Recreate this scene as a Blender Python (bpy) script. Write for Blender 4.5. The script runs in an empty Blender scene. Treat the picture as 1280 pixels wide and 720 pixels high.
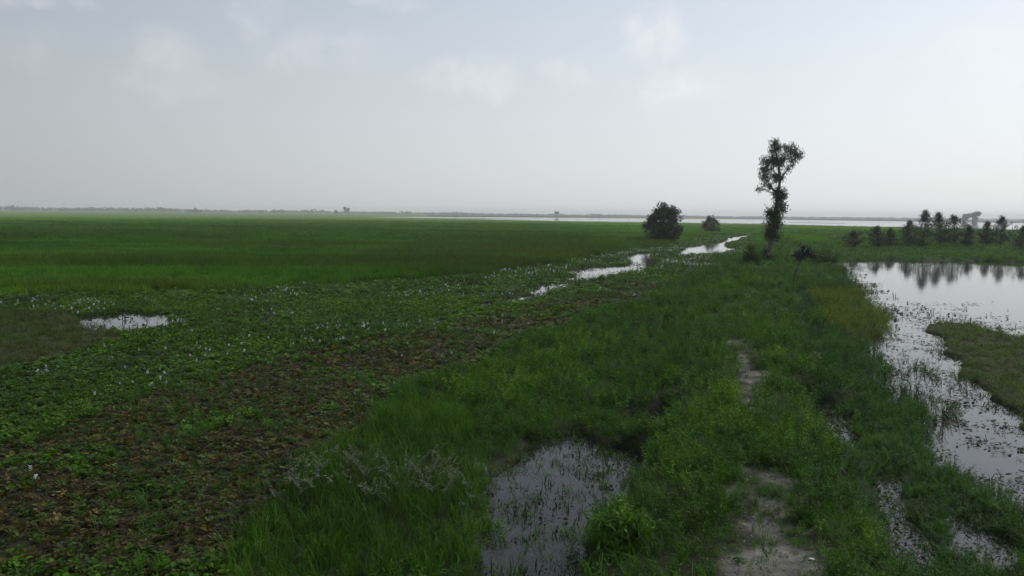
import bpy, math, random
import numpy as np
from mathutils import Vector, Matrix

rng = np.random.default_rng(7)
random.seed(7)
SC = bpy.context.scene
COL = SC.collection
R = math.radians

# ------------------------------------------------------------------ camera
CAM_Z, FPX = 4.6, 1004.6
HOR0, HORS = 261.0, 0.0098                     # horizon line in the 1280x720 photograph
hc = HOR0 + HORS * 640
pitch = math.atan((360 - hc) / FPX)
roll = math.atan(HORS)
fwd = np.array([0, math.cos(pitch), -math.sin(pitch)])
r0 = np.array([1.0, 0, 0]); u0 = np.cross(r0, fwd)
rt = r0 * math.cos(roll) + u0 * math.sin(roll)
up = np.cross(rt, fwd)
CP = np.array([0, 0, CAM_Z])


def ray(px, py):
    return fwd + rt * ((px - 640) / FPX) + up * ((360 - py) / FPX)


def at(px, py, z=0.0):
    d = ray(px, py)
    t = (z - CAM_Z) / d[2]
    if t <= 0 or t > 6000: t = 6000 / 1.0
    p = CP + d * t
    return float(p[0]), float(p[1])


def at_dist(px, dist):
    """ground point in the direction of photo column px at a forward distance"""
    d = ray(px, HOR0 + HORS * px)
    return float(d[0] / d[1] * dist), float(dist)


cam = bpy.data.cameras.new('camera'); cam.sensor_width = 36; cam.lens = FPX / 1280 * 36
cam.clip_start = 0.1; cam.clip_end = 20000
co = bpy.data.objects.new('camera', cam); COL.objects.link(co)
M = Matrix.Identity(4)
for i in range(3):
    M[i][0] = rt[i]; M[i][1] = up[i]; M[i][2] = -fwd[i]; M[i][3] = CP[i]
co.matrix_world = M
SC.camera = co

# ------------------------------------------------------------------ numeric helpers
def _hash(ix, iy, s):
    h = (ix * 374761393 + iy * 668265263 + s * 1442695041) & 0xFFFFFFFF
    h = ((h ^ (h >> 13)) * 1274126177) & 0xFFFFFFFF
    h = h ^ (h >> 16)
    return (h & 0xFFFF) / 65535.0


def vnoise(x, y, s=0):
    ix = np.floor(x).astype(np.int64); iy = np.floor(y).astype(np.int64)
    fx = x - ix; fy = y - iy
    fx = fx * fx * (3 - 2 * fx); fy = fy * fy * (3 - 2 * fy)
    a = _hash(ix, iy, s); b = _hash(ix + 1, iy, s); c = _hash(ix, iy + 1, s); d = _hash(ix + 1, iy + 1, s)
    return (a * (1 - fx) + b * fx) * (1 - fy) + (c * (1 - fx) + d * fx) * fy


def fbm(x, y, scale, octs=3, s=0):
    v = 0; a = 0.5; t = 0; f = 1.0 / scale
    for o in range(octs):
        v = v + a * vnoise(x * f + 17.3 * o, y * f - 9.1 * o, s + o * 11); t += a
        a *= 0.5; f *= 2.03
    return v / t                                # 0..1


def sstep(a, b, x):
    t = np.clip((x - a) / (b - a), 0, 1)
    return t * t * (3 - 2 * t)


def sdf(poly, x, y):
    """signed distance, positive inside"""
    n = len(poly); d = np.full(x.shape, 1e9); ins = np.zeros(x.shape, bool)
    for i in range(n):
        ax, ay = poly[i]; bx, by = poly[(i + 1) % n]
        ex, ey = bx - ax, by - ay
        wx, wy = x - ax, y - ay
        t = np.clip((wx * ex + wy * ey) / (ex * ex + ey * ey + 1e-12), 0, 1)
        d = np.minimum(d, (wx - ex * t) ** 2 + (wy - ey * t) ** 2)
        if ay != by:
            c = ((ay > y) != (by > y)) & (x < ex * (y - ay) / (by - ay) + ax)
            ins ^= c
    return np.where(ins, 1, -1) * np.sqrt(d)


def inside(poly, x, y):
    n = len(poly); ins = np.zeros(x.shape, bool)
    for i in range(n):
        ax, ay = poly[i]; bx, by = poly[(i + 1) % n]
        if ay != by:
            ins ^= ((ay > y) != (by > y)) & (x < (bx - ax) * (y - ay) / (by - ay) + ax)
    return ins


def pline(pts, x, y):
    d = np.full(x.shape, 1e9)
    for (ax, ay), (bx, by) in zip(pts[:-1], pts[1:]):
        ex, ey = bx - ax, by - ay
        t = np.clip(((x - ax) * ex + (y - ay) * ey) / (ex * ex + ey * ey), 0, 1)
        d = np.minimum(d, (x - ax - ex * t) ** 2 + (y - ay - ey * t) ** 2)
    return np.sqrt(d)


def G(pts, z=0.0):
    return [at(px, py, z) for px, py in pts]


# ------------------------------------------------------------------ ground plan (measured off the photograph)
LAKE = [at_dist(x, d) for x, d in ((450, 800), (560, 720), (640, 590), (700, 545), (800, 520), (960, 480), (1080, 400), (1200, 335), (1290, 310),
                                   (1500, 300), (1800, 300), (1800, 860), (1280, 900), (1200, 940), (1080, 1080), (960, 1200), (800, 1180), (640, 1080), (540, 980))]
BARS = [[at_dist(x, d) for x, d in ((985, 610), (1010, 590), (1060, 560), (1062, 572), (1020, 620), (990, 640))],
        [at_dist(x, d) for x, d in ((560, 760), (610, 690), (670, 640), (640, 700), (590, 780))]]
PUDDLE = G([(80, 403), (105, 394), (160, 389), (234, 392), (240, 404), (195, 412), (172, 419), (160, 436), (148, 428), (150, 417), (130, 409), (116, 415), (104, 412), (98, 404)])
CHAN = [G([(585, 382), (620, 374), (655, 366), (690, 353), (716, 347), (703, 341), (735, 334), (785, 332), (790, 325), (782, 321), (800, 317), (822, 315), (821, 327), (808, 337), (762, 349), (727, 353), (697, 364), (660, 377), (610, 386)]),
        G([(810, 324), (850, 317), (856, 310), (880, 306), (902, 303), (908, 298), (943, 291.5), (946, 293.5), (917, 301), (905, 307), (927, 313), (900, 316.5), (855, 319.5), (830, 323)]),
        G([(866, 290.5), (885, 288.6), (903, 289), (900, 291.5), (884, 292.3)]),
        G([(530, 386), (560, 382), (590, 379), (592, 382), (560, 386)]),
        G([(480, 318), (505, 316.5), (530, 317), (520, 319), (490, 319.5)])]
POOL = G([(612, 610), (640, 575), (672, 548), (715, 540), (762, 556), (800, 560), (815, 575), (790, 605), (784, 650), (744, 688), (735, 730), (722, 800), (590, 800), (585, 735), (612, 670)])
POOLS = [G([(836, 476), (858, 472), (861, 485), (845, 491)]), G([(838, 409), (852, 407), (850, 413), (840, 414)]), G([(884, 406), (900, 403), (902, 409), (889, 411)]),
         G([(770, 528), (840, 508), (850, 540), (825, 560), (790, 545)])]
POND = G([(1043, 338), (1055, 326), (1090, 324.5), (1180, 326), (1290, 328), (1700, 330), (1700, 760), (1400, 720), (1290, 655), (1238, 636), (1190, 596), (1146, 564), (1158, 536), (1146, 514),
          (1110, 506), (1072, 486), (1082, 452), (1078, 422), (1096, 396), (1086, 384), (1076, 365), (1056, 352)])
ISLAND = G([(1172, 412), (1185, 404), (1215, 407), (1245, 415), (1300, 430), (1480, 480), (1480, 640), (1310, 556), (1262, 518), (1228, 492), (1196, 468), (1174, 442)])
SIDEP = [G([(1016, 500), (1046, 500), (1066, 525), (1082, 556), (1078, 574), (1054, 564), (1030, 542)], .1),
         G([(1086, 596), (1122, 592), (1138, 640), (1168, 700), (1150, 730), (1120, 705), (1096, 655), (1084, 620)], .05),
         G([(1170, 640), (1215, 655), (1265, 690), (1262, 715), (1225, 715), (1190, 685)])]
# left-hand wetland (green mats), below the edge of the tall field grass
MAT = G([(-900, 380), (0, 366), (130, 369), (330, 361), (430, 353), (560, 349), (640, 337), (700, 329), (760, 319), (830, 306), (880, 294), (945, 291), (952, 300), (960, 335),
         (955, 420), (900, 520), (820, 640), (760, 900), (-900, 1100), (-1400, 700)])
BROWN = G([(-600, 640), (0, 560), (120, 520), (210, 485), (330, 458), (420, 437), (520, 413), (610, 396), (700, 376), (795, 353), (826, 358), (790, 386), (710, 406), (640, 430), (590, 452), (520, 485),
           (470, 520), (430, 555), (380, 600), (330, 660), (290, 720), (260, 820), (-600, 1000)])
BANK = G([(260, 820), (300, 720), (335, 655), (395, 590), (445, 545), (505, 492), (600, 455), (700, 412), (790, 385), (860, 345), (925, 322), (950, 312), (985, 308), (1050, 312), (1060, 320), (1045, 335), (1060, 352),
          (1085, 365), (1105, 395), (1100, 420), (1110, 450), (1100, 482), (1160, 512), (1180, 535), (1160, 562), (1205, 592), (1290, 655), (1400, 720), (1500, 900), (800, 1100), (200, 1000)])
TALLG = G([(285, 760), (335, 650), (385, 592), (450, 540), (505, 500), (570, 520), (605, 570), (600, 640), (575, 740)])
RWEED = G([(1000, 365), (1060, 350), (1090, 366), (1110, 396), (1102, 420), (1112, 450), (1102, 482), (1165, 512), (1185, 535), (1165, 562), (1210, 592), (1290, 650), (1400, 720), (1500, 900), (1120, 900), (1085, 680), (1040, 600), (1010, 520), (990, 430)])
OLIVE = G([(1010, 372), (1055, 362), (1095, 375), (1108, 400), (1100, 430), (1070, 425), (1030, 412)])
BRIGHTP = G([(535, 500), (610, 462), (700, 448), (765, 462), (720, 498), (620, 524)])
WEEDP = G([(1060, 440), (1105, 440), (1170, 470), (1225, 478), (1215, 515), (1185, 560), (1100, 545), (1050, 500)])
LEFTI = G([(-500, 505), (0, 468), (90, 445), (145, 428), (150, 414), (118, 404), (95, 394), (0, 392), (-500, 400)])
PATHZ = .42
PATH = G([(902, 830), (916, 700), (938, 652), (945, 615), (955, 600), (966, 612), (980, 648), (1000, 690), (1018, 830)], PATHZ)
PATH2 = G([(917, 440), (924, 428), (936, 432), (944, 470), (951, 505), (945, 522), (932, 512), (924, 480)], PATHZ)
RIDGE = G([(975, 900), (962, 720), (955, 620), (942, 520), (935, 440), (948, 370), (962, 325), (985, 300), (1010, 290)], PATHZ)
FARBANK = G([(1000, 304), (1050, 326), (1090, 325), (1180, 327), (1290, 329), (1700, 331), (1700, 306), (1280, 302), (1150, 300), (1060, 298)])


def warp(x, y):
    r = np.hypot(x, y)
    a = np.clip(.02 * r, .15, 6.0)
    s = np.clip(.045 * r, .5, 25)
    q = np.exp2(np.round(np.log2(s)))           # keep the pattern locally coherent
    q = np.where(r < 25, 1.0, np.where(r < 70, 2.5, np.where(r < 250, 7.0, 25.0)))
    dx = np.zeros_like(x); dy = np.zeros_like(y)
    for qq in (1.0, 2.5, 7.0, 25.0):
        m = q == qq
        if m.any():
            dx[m] = fbm(x[m], y[m], qq, 3, 3) - .5
            dy[m] = fbm(x[m], y[m], qq, 3, 57) - .5
    return x + dx * a * 2, y + dy * a * 3.5


def terrain(x, y):
    """height and zone weights at ground points"""
    x = np.asarray(x, float); y = np.asarray(y, float)
    r = np.hypot(x, y)
    wx, wy = warp(x, y)
    Z = {}
    w = np.full(x.shape, -1e3)
    near = (r < 260)

    def sub(poly, m, fx=wx, fy=wy):
        o = np.full(x.shape, -1e3)
        if m.any(): o[m] = sdf(poly, fx[m], fy[m])
        return o
    lake = sub(LAKE, r > 200)
    for b in BARS: lake = np.minimum(lake, -sub(b, r > 400))
    pond = sub(POND, near); isl = sub(ISLAND, near)
    pond = np.minimum(pond, -isl)
    small = np.full(x.shape, -1e3)
    for p in [PUDDLE, POOL] + CHAN + POOLS + SIDEP:
        small = np.maximum(small, sub(p, near, x + (wx - x) * .45, y + (wy - y) * .45))
    w = np.maximum(np.maximum(lake, pond), small)
    hole = fbm(x, y, .9, 3, 91)                  # ragged, broken margins
    w = w + np.where(near, (hole - .55) * np.clip(.02 * r, .5, 1.2), 0)
    Z['water'] = w
    Z['island'] = isl > 0
    sd_ = np.full(x.shape, -1e3)
    for p in SIDEP: sd_ = np.maximum(sd_, sub(p, near))
    Z['side'] = sd_ > -.06; Z['sided'] = sd_
    Z['mat'] = np.zeros(x.shape, bool); jag = (fbm(x, y, 2.2, 3, 15) - .5) * np.clip(.22 * r, 1, 26); Z['mat'][near] = inside(MAT, wx[near], (wy + jag)[near])
    for k, p in (('brown', BROWN), ('bank', BANK), ('tallg', TALLG), ('rweed', RWEED), ('olive', OLIVE), ('lefti', LEFTI), ('farbank', FARBANK), ('brightp', BRIGHTP), ('weedp', WEEDP)):
        z = np.zeros(x.shape, bool); z[near] = inside(p, wx[near], wy[near]); Z[k] = z
    Z['mat'] &= ~Z['bank'] & ~Z['lefti']; Z['brown'] &= ~Z['bank']
    path = np.maximum(sub(PATH, near, x + (wx - x) * 1.3, y + (wy - y) * .6), sub(PATH2, near, x + (wx - x) * 1.3, y + (wy - y) * .6))
    Z['path'] = path
    rd = np.full(x.shape, 1e3); rd[near] = pline(RIDGE, x[near], y[near])
    Z['ridge'] = rd
    land = np.where(Z['mat'] | Z['brown'], .05, .10) + (fbm(x, y, 1.3, 3, 5) - .5) * .09 * (r < 300)
    land = land + np.where(r < 260, PATHZ * (1 - sstep(.9, 3.2, rd)), 0) + .15 * sstep(0, 4, np.where(Z['farbank'], sub(FARBANK, near), 0))
    land = land - .05 * sstep(-.1, .5, path)
    land = land * (1 - .8 * sstep(-.8, 0, sd_))
    e = np.clip(.006 * r, .12, 4)
    s = sstep(-e, e * 1.2, w)
    h = land * (1 - s) - .3 * s
    h = np.where(r > 4000, h - 1.0 * sstep(4000, 5000, r), h)
    Z['h'] = h; Z['s'] = s; Z['r'] = r
    return Z


# ------------------------------------------------------------------ mesh helpers
def np_mesh(name, verts, quads=None, tris=None, vcol=None, fattr=None, smooth=False):
    me = bpy.data.meshes.new(name)
    verts = np.asarray(verts, np.float32)
    q = np.zeros((0, 4), np.int32) if quads is None or len(quads) == 0 else np.asarray(quads, np.int32)
    t = np.zeros((0, 3), np.int32) if tris is None or len(tris) == 0 else np.asarray(tris, np.int32)
    me.vertices.add(len(verts)); me.vertices.foreach_set('co', verts.ravel())
    me.loops.add(q.size + t.size); me.loops.foreach_set('vertex_index', np.concatenate([q.ravel(), t.ravel()]))
    me.polygons.add(len(q) + len(t))
    st = np.concatenate([np.arange(len(q)) * 4, q.size + np.arange(len(t)) * 3]).astype(np.int32)
    me.polygons.foreach_set('loop_start', st)
    if smooth: me.polygons.foreach_set('use_smooth', np.ones(len(q) + len(t), bool))
    if vcol is not None:
        a = me.color_attributes.new('col', 'FLOAT_COLOR', 'POINT')
        c = np.ones((len(verts), 4), np.float32); c[:, :3] = vcol
        a.data.foreach_set('color', c.ravel())
    if fattr is not None:
        for k, v in fattr.items():
            a = me.attributes.new(k, 'FLOAT', 'POINT'); a.data.foreach_set('value', np.asarray(v, np.float32))
    me.update(calc_edges=True); me.validate()
    return me


def link(name, me, mat=None, parent=None):
    o = bpy.data.objects.new(name, me); COL.objects.link(o)
    if mat:
        for m in (mat if isinstance(mat, list) else [mat]): me.materials.append(m)
    if parent: o.parent = parent
    return o


def tag(o, label=None, cat=None, group=None, kind=None):
    if label: o['label'] = label
    if cat: o['category'] = cat
    if group: o['group'] = group
    if kind: o['kind'] = kind
    return o


def empty(name, loc, label, cat, group=None):
    o = bpy.data.objects.new(name, None); COL.objects.link(o); o.location = loc
    o.empty_display_size = .3
    return tag(o, label, cat, group)


# ------------------------------------------------------------------ materials
def newmat(name):
    m = bpy.data.materials.new(name); m.use_nodes = True
    nt = m.node_tree; nt.nodes.clear()
    return m, nt, nt.nodes, nt.links


def leafmat(name, color=None, trans=.38, rough=.6, spec=.12):
    """leaf: base colour from the plant's own tint (or a fixed colour) varied leaf by leaf"""
    m, nt, N, L = newmat(name)
    out = N.new('ShaderNodeOutputMaterial'); pr = N.new('ShaderNodeBsdfPrincipled')
    tr = N.new('ShaderNodeBsdfTranslucent'); mx = N.new('ShaderNodeMixShader'); mx.inputs[0].default_value = trans
    v = N.new('ShaderNodeAttribute'); v.attribute_name = 'v'
    mul = N.new('ShaderNodeVectorMath'); mul.operation = 'SCALE'
    if color is None:
        t = N.new('ShaderNodeAttribute'); t.attribute_type = 'INSTANCER'; t.attribute_name = 'tint'
        L.new(t.outputs['Color'], mul.inputs[0])
    else:
        mul.inputs[0].default_value = color
    L.new(v.outputs['Fac'], mul.inputs['Scale'])
    L.new(mul.outputs[0], pr.inputs['Base Color'])
    tm = N.new('ShaderNodeVectorMath'); tm.operation = 'MULTIPLY'; tm.inputs[1].default_value = (1.25, 1.3, .7)
    L.new(mul.outputs[0], tm.inputs[0]); L.new(tm.outputs[0], tr.inputs['Color'])
    pr.inputs['Roughness'].default_value = rough; pr.inputs['Specular IOR Level'].default_value = spec
    L.new(pr.outputs[0], mx.inputs[1]); L.new(tr.outputs[0], mx.inputs[2]); L.new(mx.outputs[0], out.inputs[0])
    return m


def barkmat(name, c1, c2):
    m, nt, N, L = newmat(name)
    out = N.new('ShaderNodeOutputMaterial'); pr = N.new('ShaderNodeBsdfPrincipled')
    n = N.new('ShaderNodeTexNoise'); n.inputs['Scale'].default_value = 5; n.inputs['Detail'].default_value = 5
    tc = N.new('ShaderNodeTexCoord'); mp = N.new('ShaderNodeMapping'); mp.inputs['Scale'].default_value = (4, 4, .8)
    L.new(tc.outputs['Object'], mp.inputs[0]); L.new(mp.outputs[0], n.inputs['Vector'])
    cr = N.new('ShaderNodeValToRGB'); cr.color_ramp.elements[0].color = (*c1, 1); cr.color_ramp.elements[1].color = (*c2, 1)
    cr.color_ramp.elements[0].position = .35; cr.color_ramp.elements[1].position = .65
    b = N.new('ShaderNodeBump'); b.inputs['Strength'].default_value = .5; b.inputs['Distance'].default_value = .03
    L.new(n.outputs['Fac'], cr.inputs[0]); L.new(cr.outputs[0], pr.inputs['Base Color'])
    L.new(n.outputs['Fac'], b.inputs['Height']); L.new(b.outputs[0], pr.inputs['Normal'])
    pr.inputs['Roughness'].default_value = .9; pr.inputs['Specular IOR Level'].default_value = .2
    L.new(pr.outputs[0], out.inputs[0])
    return m


def groundmat():
    m, nt, N, L = newmat('wet_earth')
    out = N.new('ShaderNodeOutputMaterial'); pr = N.new('ShaderNodeBsdfPrincipled')
    c = N.new('ShaderNodeAttribute'); c.attribute_name = 'col'
    geo = N.new('ShaderNodeNewGeometry')
    n1 = N.new('ShaderNodeTexNoise'); n1.inputs['Scale'].default_value = 6; n1.inputs['Detail'].default_value = 8; n1.inputs['Roughness'].default_value = .7
    n2 = N.new('ShaderNodeTexNoise'); n2.inputs['Scale'].default_value = .35; n2.inputs['Detail'].default_value = 6; n2.inputs['Roughness'].default_value = .65
    for n in (n1, n2): L.new(geo.outputs['Position'], n.inputs['Vector'])
    ma = N.new('ShaderNodeMath'); ma.operation = 'MULTIPLY'
    L.new(n1.outputs['Fac'], ma.inputs[0]); L.new(n2.outputs['Fac'], ma.inputs[1])
    mr = N.new('ShaderNodeMapRange'); mr.inputs['From Min'].default_value = .12; mr.inputs['From Max'].default_value = .4
    mr.inputs['To Min'].default_value = .45; mr.inputs['To Max'].default_value = 1.6
    L.new(ma.outputs[0], mr.inputs['Value'])
    sc = N.new('ShaderNodeVectorMath'); sc.operation = 'SCALE'
    L.new(c.outputs['Color'], sc.inputs[0]); L.new(mr.outputs[0], sc.inputs['Scale'])
    L.new(sc.outputs[0], pr.inputs['Base Color'])
    b = N.new('ShaderNodeBump'); b.inputs['Strength'].default_value = .9; b.inputs['Distance'].default_value = .06
    L.new(n1.outputs['Fac'], b.inputs['Height']); L.new(b.outputs[0], pr.inputs['Normal'])
    pr.inputs['Roughness'].default_value = .9; pr.inputs['Specular IOR Level'].default_value = .15
    L.new(pr.outputs[0], out.inputs[0])
    return m


def watermat(name, murk, bump, scale, rough=.02, ior=1.333):
    m, nt, N, L = newmat(name)
    out = N.new('ShaderNodeOutputMaterial'); pr = N.new('ShaderNodeBsdfPrincipled')
    pr.inputs['Base Color'].default_value = (*murk, 1); pr.inputs['IOR'].default_value = ior
    pr.inputs['Roughness'].default_value = rough
    geo = N.new('ShaderNodeNewGeometry'); n = N.new('ShaderNodeTexNoise')
    mp = N.new('ShaderNodeMapping'); mp.inputs['Scale'].default_value = (.6, 1.0, 1)
    n.inputs['Scale'].default_value = scale; n.inputs['Detail'].default_value = 3
    L.new(geo.outputs['Position'], mp.inputs[0]); L.new(mp.outputs[0], n.inputs['Vector'])
    b = N.new('ShaderNodeBump'); b.inputs['Strength'].default_value = bump; b.inputs['Distance'].default_value = .02
    L.new(n.outputs['Fac'], b.inputs['Height']); L.new(b.outputs[0], pr.inputs['Normal'])
    L.new(pr.outputs[0], out.inputs[0])
    return m


LEAF = leafmat('plant_leaf')
LEAFS = leafmat('shiny_plant_leaf', None, .34, .55, .16)

# ------------------------------------------------------------------ ground sheet
def build_ground():
    nr, na = 640, 860
    rr = 2.5 * (5000 / 2.5) ** (np.arange(nr) / (nr - 1))
    aa = np.radians(np.linspace(-56, 56, na))
    Rg, Ag = np.meshgrid(rr, aa, indexing='ij')
    x = (Rg * np.sin(Ag)).ravel(); y = (Rg * np.cos(Ag)).ravel()
    Z = terrain(x, y)
    r = Z['r']
    c = np.zeros((len(x), 3))
    big = fbm(x * .35, y, 60, 4, 21)             # streaks along the field
    mid = fbm(x, y, 9, 3, 22)
    c[:] = (.028, .070, .005)                      # field turf
    c *= (.8 + .4 * big + .25 * (mid - .5))[:, None]
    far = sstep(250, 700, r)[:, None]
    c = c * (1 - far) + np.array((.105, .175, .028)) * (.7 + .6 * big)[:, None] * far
    dry = (sstep(.5, .62, fbm(x * .5, y, 240, 3, 31)) * sstep(900, 1000, r))[:, None]
    c = c * (1 - .6 * dry) + np.array((.085, .085, .05)) * .6 * dry
    xr = np.degrees(np.arctan2(x, y))
    beyond = ((r > 930) & (xr > -6))[:, None]
    c = np.where(beyond, np.array((.06, .07, .04)) * (.8 + .4 * big)[:, None], c)

    def put(mask, col): c[mask] = np.array(col) * (.75 + .5 * mid[mask])[:, None]
    put(Z['mat'], (.022, .034, .013)); put(Z['brown'], (.026, .023, .013)); put(Z['bank'], (.022, .027, .012))
    put(Z['rweed'], (.018, .027, .012)); put(Z['island'], (.03, .03, .012)); put(Z['lefti'], (.035, .04, .015)); put(Z['farbank'], (.022, .04, .013))
    soil = (sstep(-.25, .25, Z['path'] + (fbm(x, y, .55, 4, 71) - .5) * 1.5) * (r < 90))[:, None]
    pale = (fbm(x, y, .8, 4, 72))[:, None]
    c = c * (1 - soil) + soil * (np.array((.045, .042, .034)) * (1 - pale) + np.array((.21, .205, .18)) * pale)
    wet = Z['s'][:, None]
    c = c * (1 - wet) + np.array((.03, .027, .02)) * wet
    i = np.arange(nr * na).reshape(nr, na)
    q = np.stack([i[:-1, :-1], i[1:, :-1], i[1:, 1:], i[:-1, 1:]], -1).reshape(-1, 4)[:, ::-1]
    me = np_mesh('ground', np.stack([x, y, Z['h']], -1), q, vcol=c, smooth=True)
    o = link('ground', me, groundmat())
    tag(o, 'flat marshy ground with muddy earth and a bare pale footpath along a low bank', 'ground', kind='structure')


build_ground()


def flat(name, pts, mat, label, cat, z=0.0):
    me = bpy.data.meshes.new(name); me.from_pydata([(x, y, z) for x, y in pts], [], [list(range(len(pts)))]); me.update()
    o = link(name, me, mat)
    if me.polygons[0].normal.z < 0: me.flip_normals()
    return tag(o, label, cat, kind='structure')


flat('lake', [(-500, 262), (1500, 262), (2600, 700), (2600, 1500), (-500, 1500)], watermat('lake_water', (.06, .065, .06), .02, .5, .04),
     'wide pale lake stretching along the horizon', 'lake')
PW = watermat('pond_water', (.022, .022, .018), .09, 2.2, .05)
flat('pond', G([(1010, 345), (1030, 318), (1090, 318), (1290, 320), (1800, 322), (1900, 900), (1080, 900), (1060, 640), (1005, 520), (1015, 440), (1060, 400), (1030, 360)]), PW,
     'broad calm pond right of the footpath reflecting the young trees', 'pond')
flat('channel', G([(515, 400), (600, 362), (685, 340), (770, 316), (840, 305), (858, 284), (950, 284), (955, 300), (930, 318), (850, 325), (780, 352), (700, 372), (600, 392)]), PW,
     'narrow silver channel winding through the floating plants', 'channel')
flat('channel', G([(470, 314), (540, 314), (540, 322), (470, 322)]), PW, 'thin sliver of water inside the tall field grass', 'channel')
flat('puddle', G([(70, 388), (245, 388), (245, 425), (170, 442), (60, 440)]), PW, 'shallow puddle beside the olive grass on the left', 'puddle')
flat('marsh_pool', G([(480, 820), (560, 600), (640, 520), (760, 488), (872, 484), (880, 545), (830, 640), (790, 820)]), watermat('marsh_water', (.016, .016, .014), .08, 3.0, .05, 1.24),
     'dark shallow pool full of sprouts left of the footpath', 'pool')
flat('puddle', G([(825, 466), (872, 462), (872, 494), (830, 494)]), PW, 'small puddle among weeds close to the footpath', 'puddle')
flat('puddle', G([(828, 402), (912, 398), (912, 416), (828, 418)]), PW, 'glinting trickle of water in the grass beyond the bare path', 'puddle')

# ------------------------------------------------------------------ plant prototypes (sources for the scattered cover)
PROTO = {}


def leaf_quads(base, d, n, length, width, cup=.0):
    """diamond leaves: base points, directions, side vectors"""
    k = len(base)
    side = n * (width / 2)[:, None] if np.ndim(width) else n * (width / 2)
    L_ = length[:, None] if np.ndim(length) else length
    p0 = base; p2 = base + d * L_
    mid = base + d * L_ * .5
    p1 = mid + side; p3 = mid - side
    v = np.stack([p0, p1, p2, p3], 1).reshape(-1, 3)
    q = np.arange(k * 4).reshape(k, 4)
    return v, q


def unit(a): return a / (np.linalg.norm(a, axis=-1, keepdims=True) + 1e-9)


def proto_grass(n, h, spread, wid, bend, seed):
    g = np.random.default_rng(seed)
    V, Q, T, A = [], [], [], []
    for i in range(n):
        a = g.uniform(0, 2 * math.pi); rr = spread * math.sqrt(g.uniform(0, 1))
        b = np.array([rr * math.cos(a), rr * math.sin(a), -.03])
        la = g.uniform(0, 2 * math.pi); hh = h * g.uniform(.5, 1.1); bd = bend * g.uniform(.3, 1.3)
        dv = np.array([math.cos(la), math.sin(la), 0]); sv = np.array([-dv[1], dv[0], 0]) * wid * g.uniform(.7, 1.2)
        k = len(V)
        for t, w in ((0, .8), (.4, 1), (.75, .7)):
            p = b + dv * (bd * hh * t * t) + np.array([0, 0, hh * (t - .22 * bd * t * t)])
            V += [p - sv * w / 2, p + sv * w / 2]
        t = 1.0; V.append(b + dv * (bd * hh) + np.array([0, 0, hh * (1 - .45 * bd)]))
        Q += [[k, k + 1, k + 3, k + 2], [k + 2, k + 3, k + 5, k + 4]]; T.append([k + 4, k + 5, k + 6])
        A += [g.uniform(.65, 1.35)] * 7
    return np.array(V), np.array(Q), np.array(T), np.array(A)


def proto_rosette(n, rad, ll, lift, seed):
    """floating rosette of rounded leaves on short stalks"""
    g = np.random.default_rng(seed)
    V, Q, T, A = [], [], [], []
    for i in range(n):
        a = 2 * math.pi * i * .382 + g.uniform(-.4, .4); t = (i + .5) / n
        rr = rad * (.2 + .8 * t) * g.uniform(.8, 1.15); hz = lift * (1.1 - .8 * t) * g.uniform(.6, 1.3)
        d = np.array([math.cos(a), math.sin(a), 0]); c = d * rr + np.array([0, 0, hz])
        el = g.uniform(-.1, .7); f = d * math.cos(el) + np.array([0, 0, math.sin(el)])
        s = np.array([-d[1], d[0], g.uniform(-.3, .3)]); L_ = ll * g.uniform(.7, 1.25); W = L_ * g.uniform(.75, 1.0)
        k = len(V); un = np.cross(s, f); un = un if un[2] > 0 else -un
        V += [c - f * L_ * .45, c - f * .15 * L_ + s * W * .45 + un * .12 * W, c + f * .25 * L_ + s * W * .36 + un * .10 * W, c + f * L_ * .5,
              c + f * .25 * L_ - s * W * .36 + un * .10 * W, c - f * .15 * L_ - s * W * .45 + un * .12 * W, c]
        Q += [[k, k + 1, k + 2, k + 6], [k + 6, k + 2, k + 3, k + 4], [k, k + 6, k + 4, k + 5]]
        st = np.array([-d[1], d[0], 0]) * .008
        V += [d * rr * .15 - st, d * rr * .15 + st, c - f * L_ * .45 + st, c - f * L_ * .45 - st]
        Q += [[k + 7, k + 8, k + 9, k + 10]]
        A += [g.uniform(.6, 1.45)] * 11
    return np.array(V), np.array(Q), None, np.array(A)


def proto_weed(stems, h, nl, ll, lw, seed, spread=.12):
    """bushy weed: several leaning stems set with small leaves"""
    g = np.random.default_rng(seed)
    V, Q, A = [], [], []
    for s in range(stems):
        a = g.uniform(0, 2 * math.pi); lean = g.uniform(.05, .7); hh = h * g.uniform(.55, 1.1)
        b = np.array([math.cos(a), math.sin(a), 0]) * spread * g.uniform(0, 1)
        dv = unit(np.array([math.cos(a) * lean, math.sin(a) * lean, 1.0])[None])[0]
        k = len(V); sv = np.array([-dv[1], dv[0], 0.01]); sv = sv / (np.linalg.norm(sv) + 1e-6) * .005
        V += [b - sv, b + sv, b + dv * hh + sv * .4, b + dv * hh - sv * .4]; Q.append([k, k + 1, k + 2, k + 3]); A += [.8] * 4
        for i in range(nl):
            t = .2 + .8 * (i + g.uniform(0, 1)) / nl; p = b + dv * hh * t
            la = i * 2.4 + g.uniform(-.6, .6); el = g.uniform(-.2, .9)
            f = np.array([math.cos(la) * math.cos(el), math.sin(la) * math.cos(el), math.sin(el)])
            n = unit(np.cross(f, np.array([g.uniform(-.4, .4), g.uniform(-.4, .4), 1]))[None])[0]
            L_ = ll * g.uniform(.6, 1.3) * (1.15 - .5 * t); W = lw * L_ / ll; k = len(V)
            V += [p, p + f * L_ * .5 + n * W * .5, p + f * L_ + np.array([0, 0, -.15 * L_]), p + f * L_ * .5 - n * W * .5]
            Q.append([k, k + 1, k + 2, k + 3]); A += [g.uniform(.65, 1.4)] * 4
    return np.array(V), np.array(Q), None, np.array(A)


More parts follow.
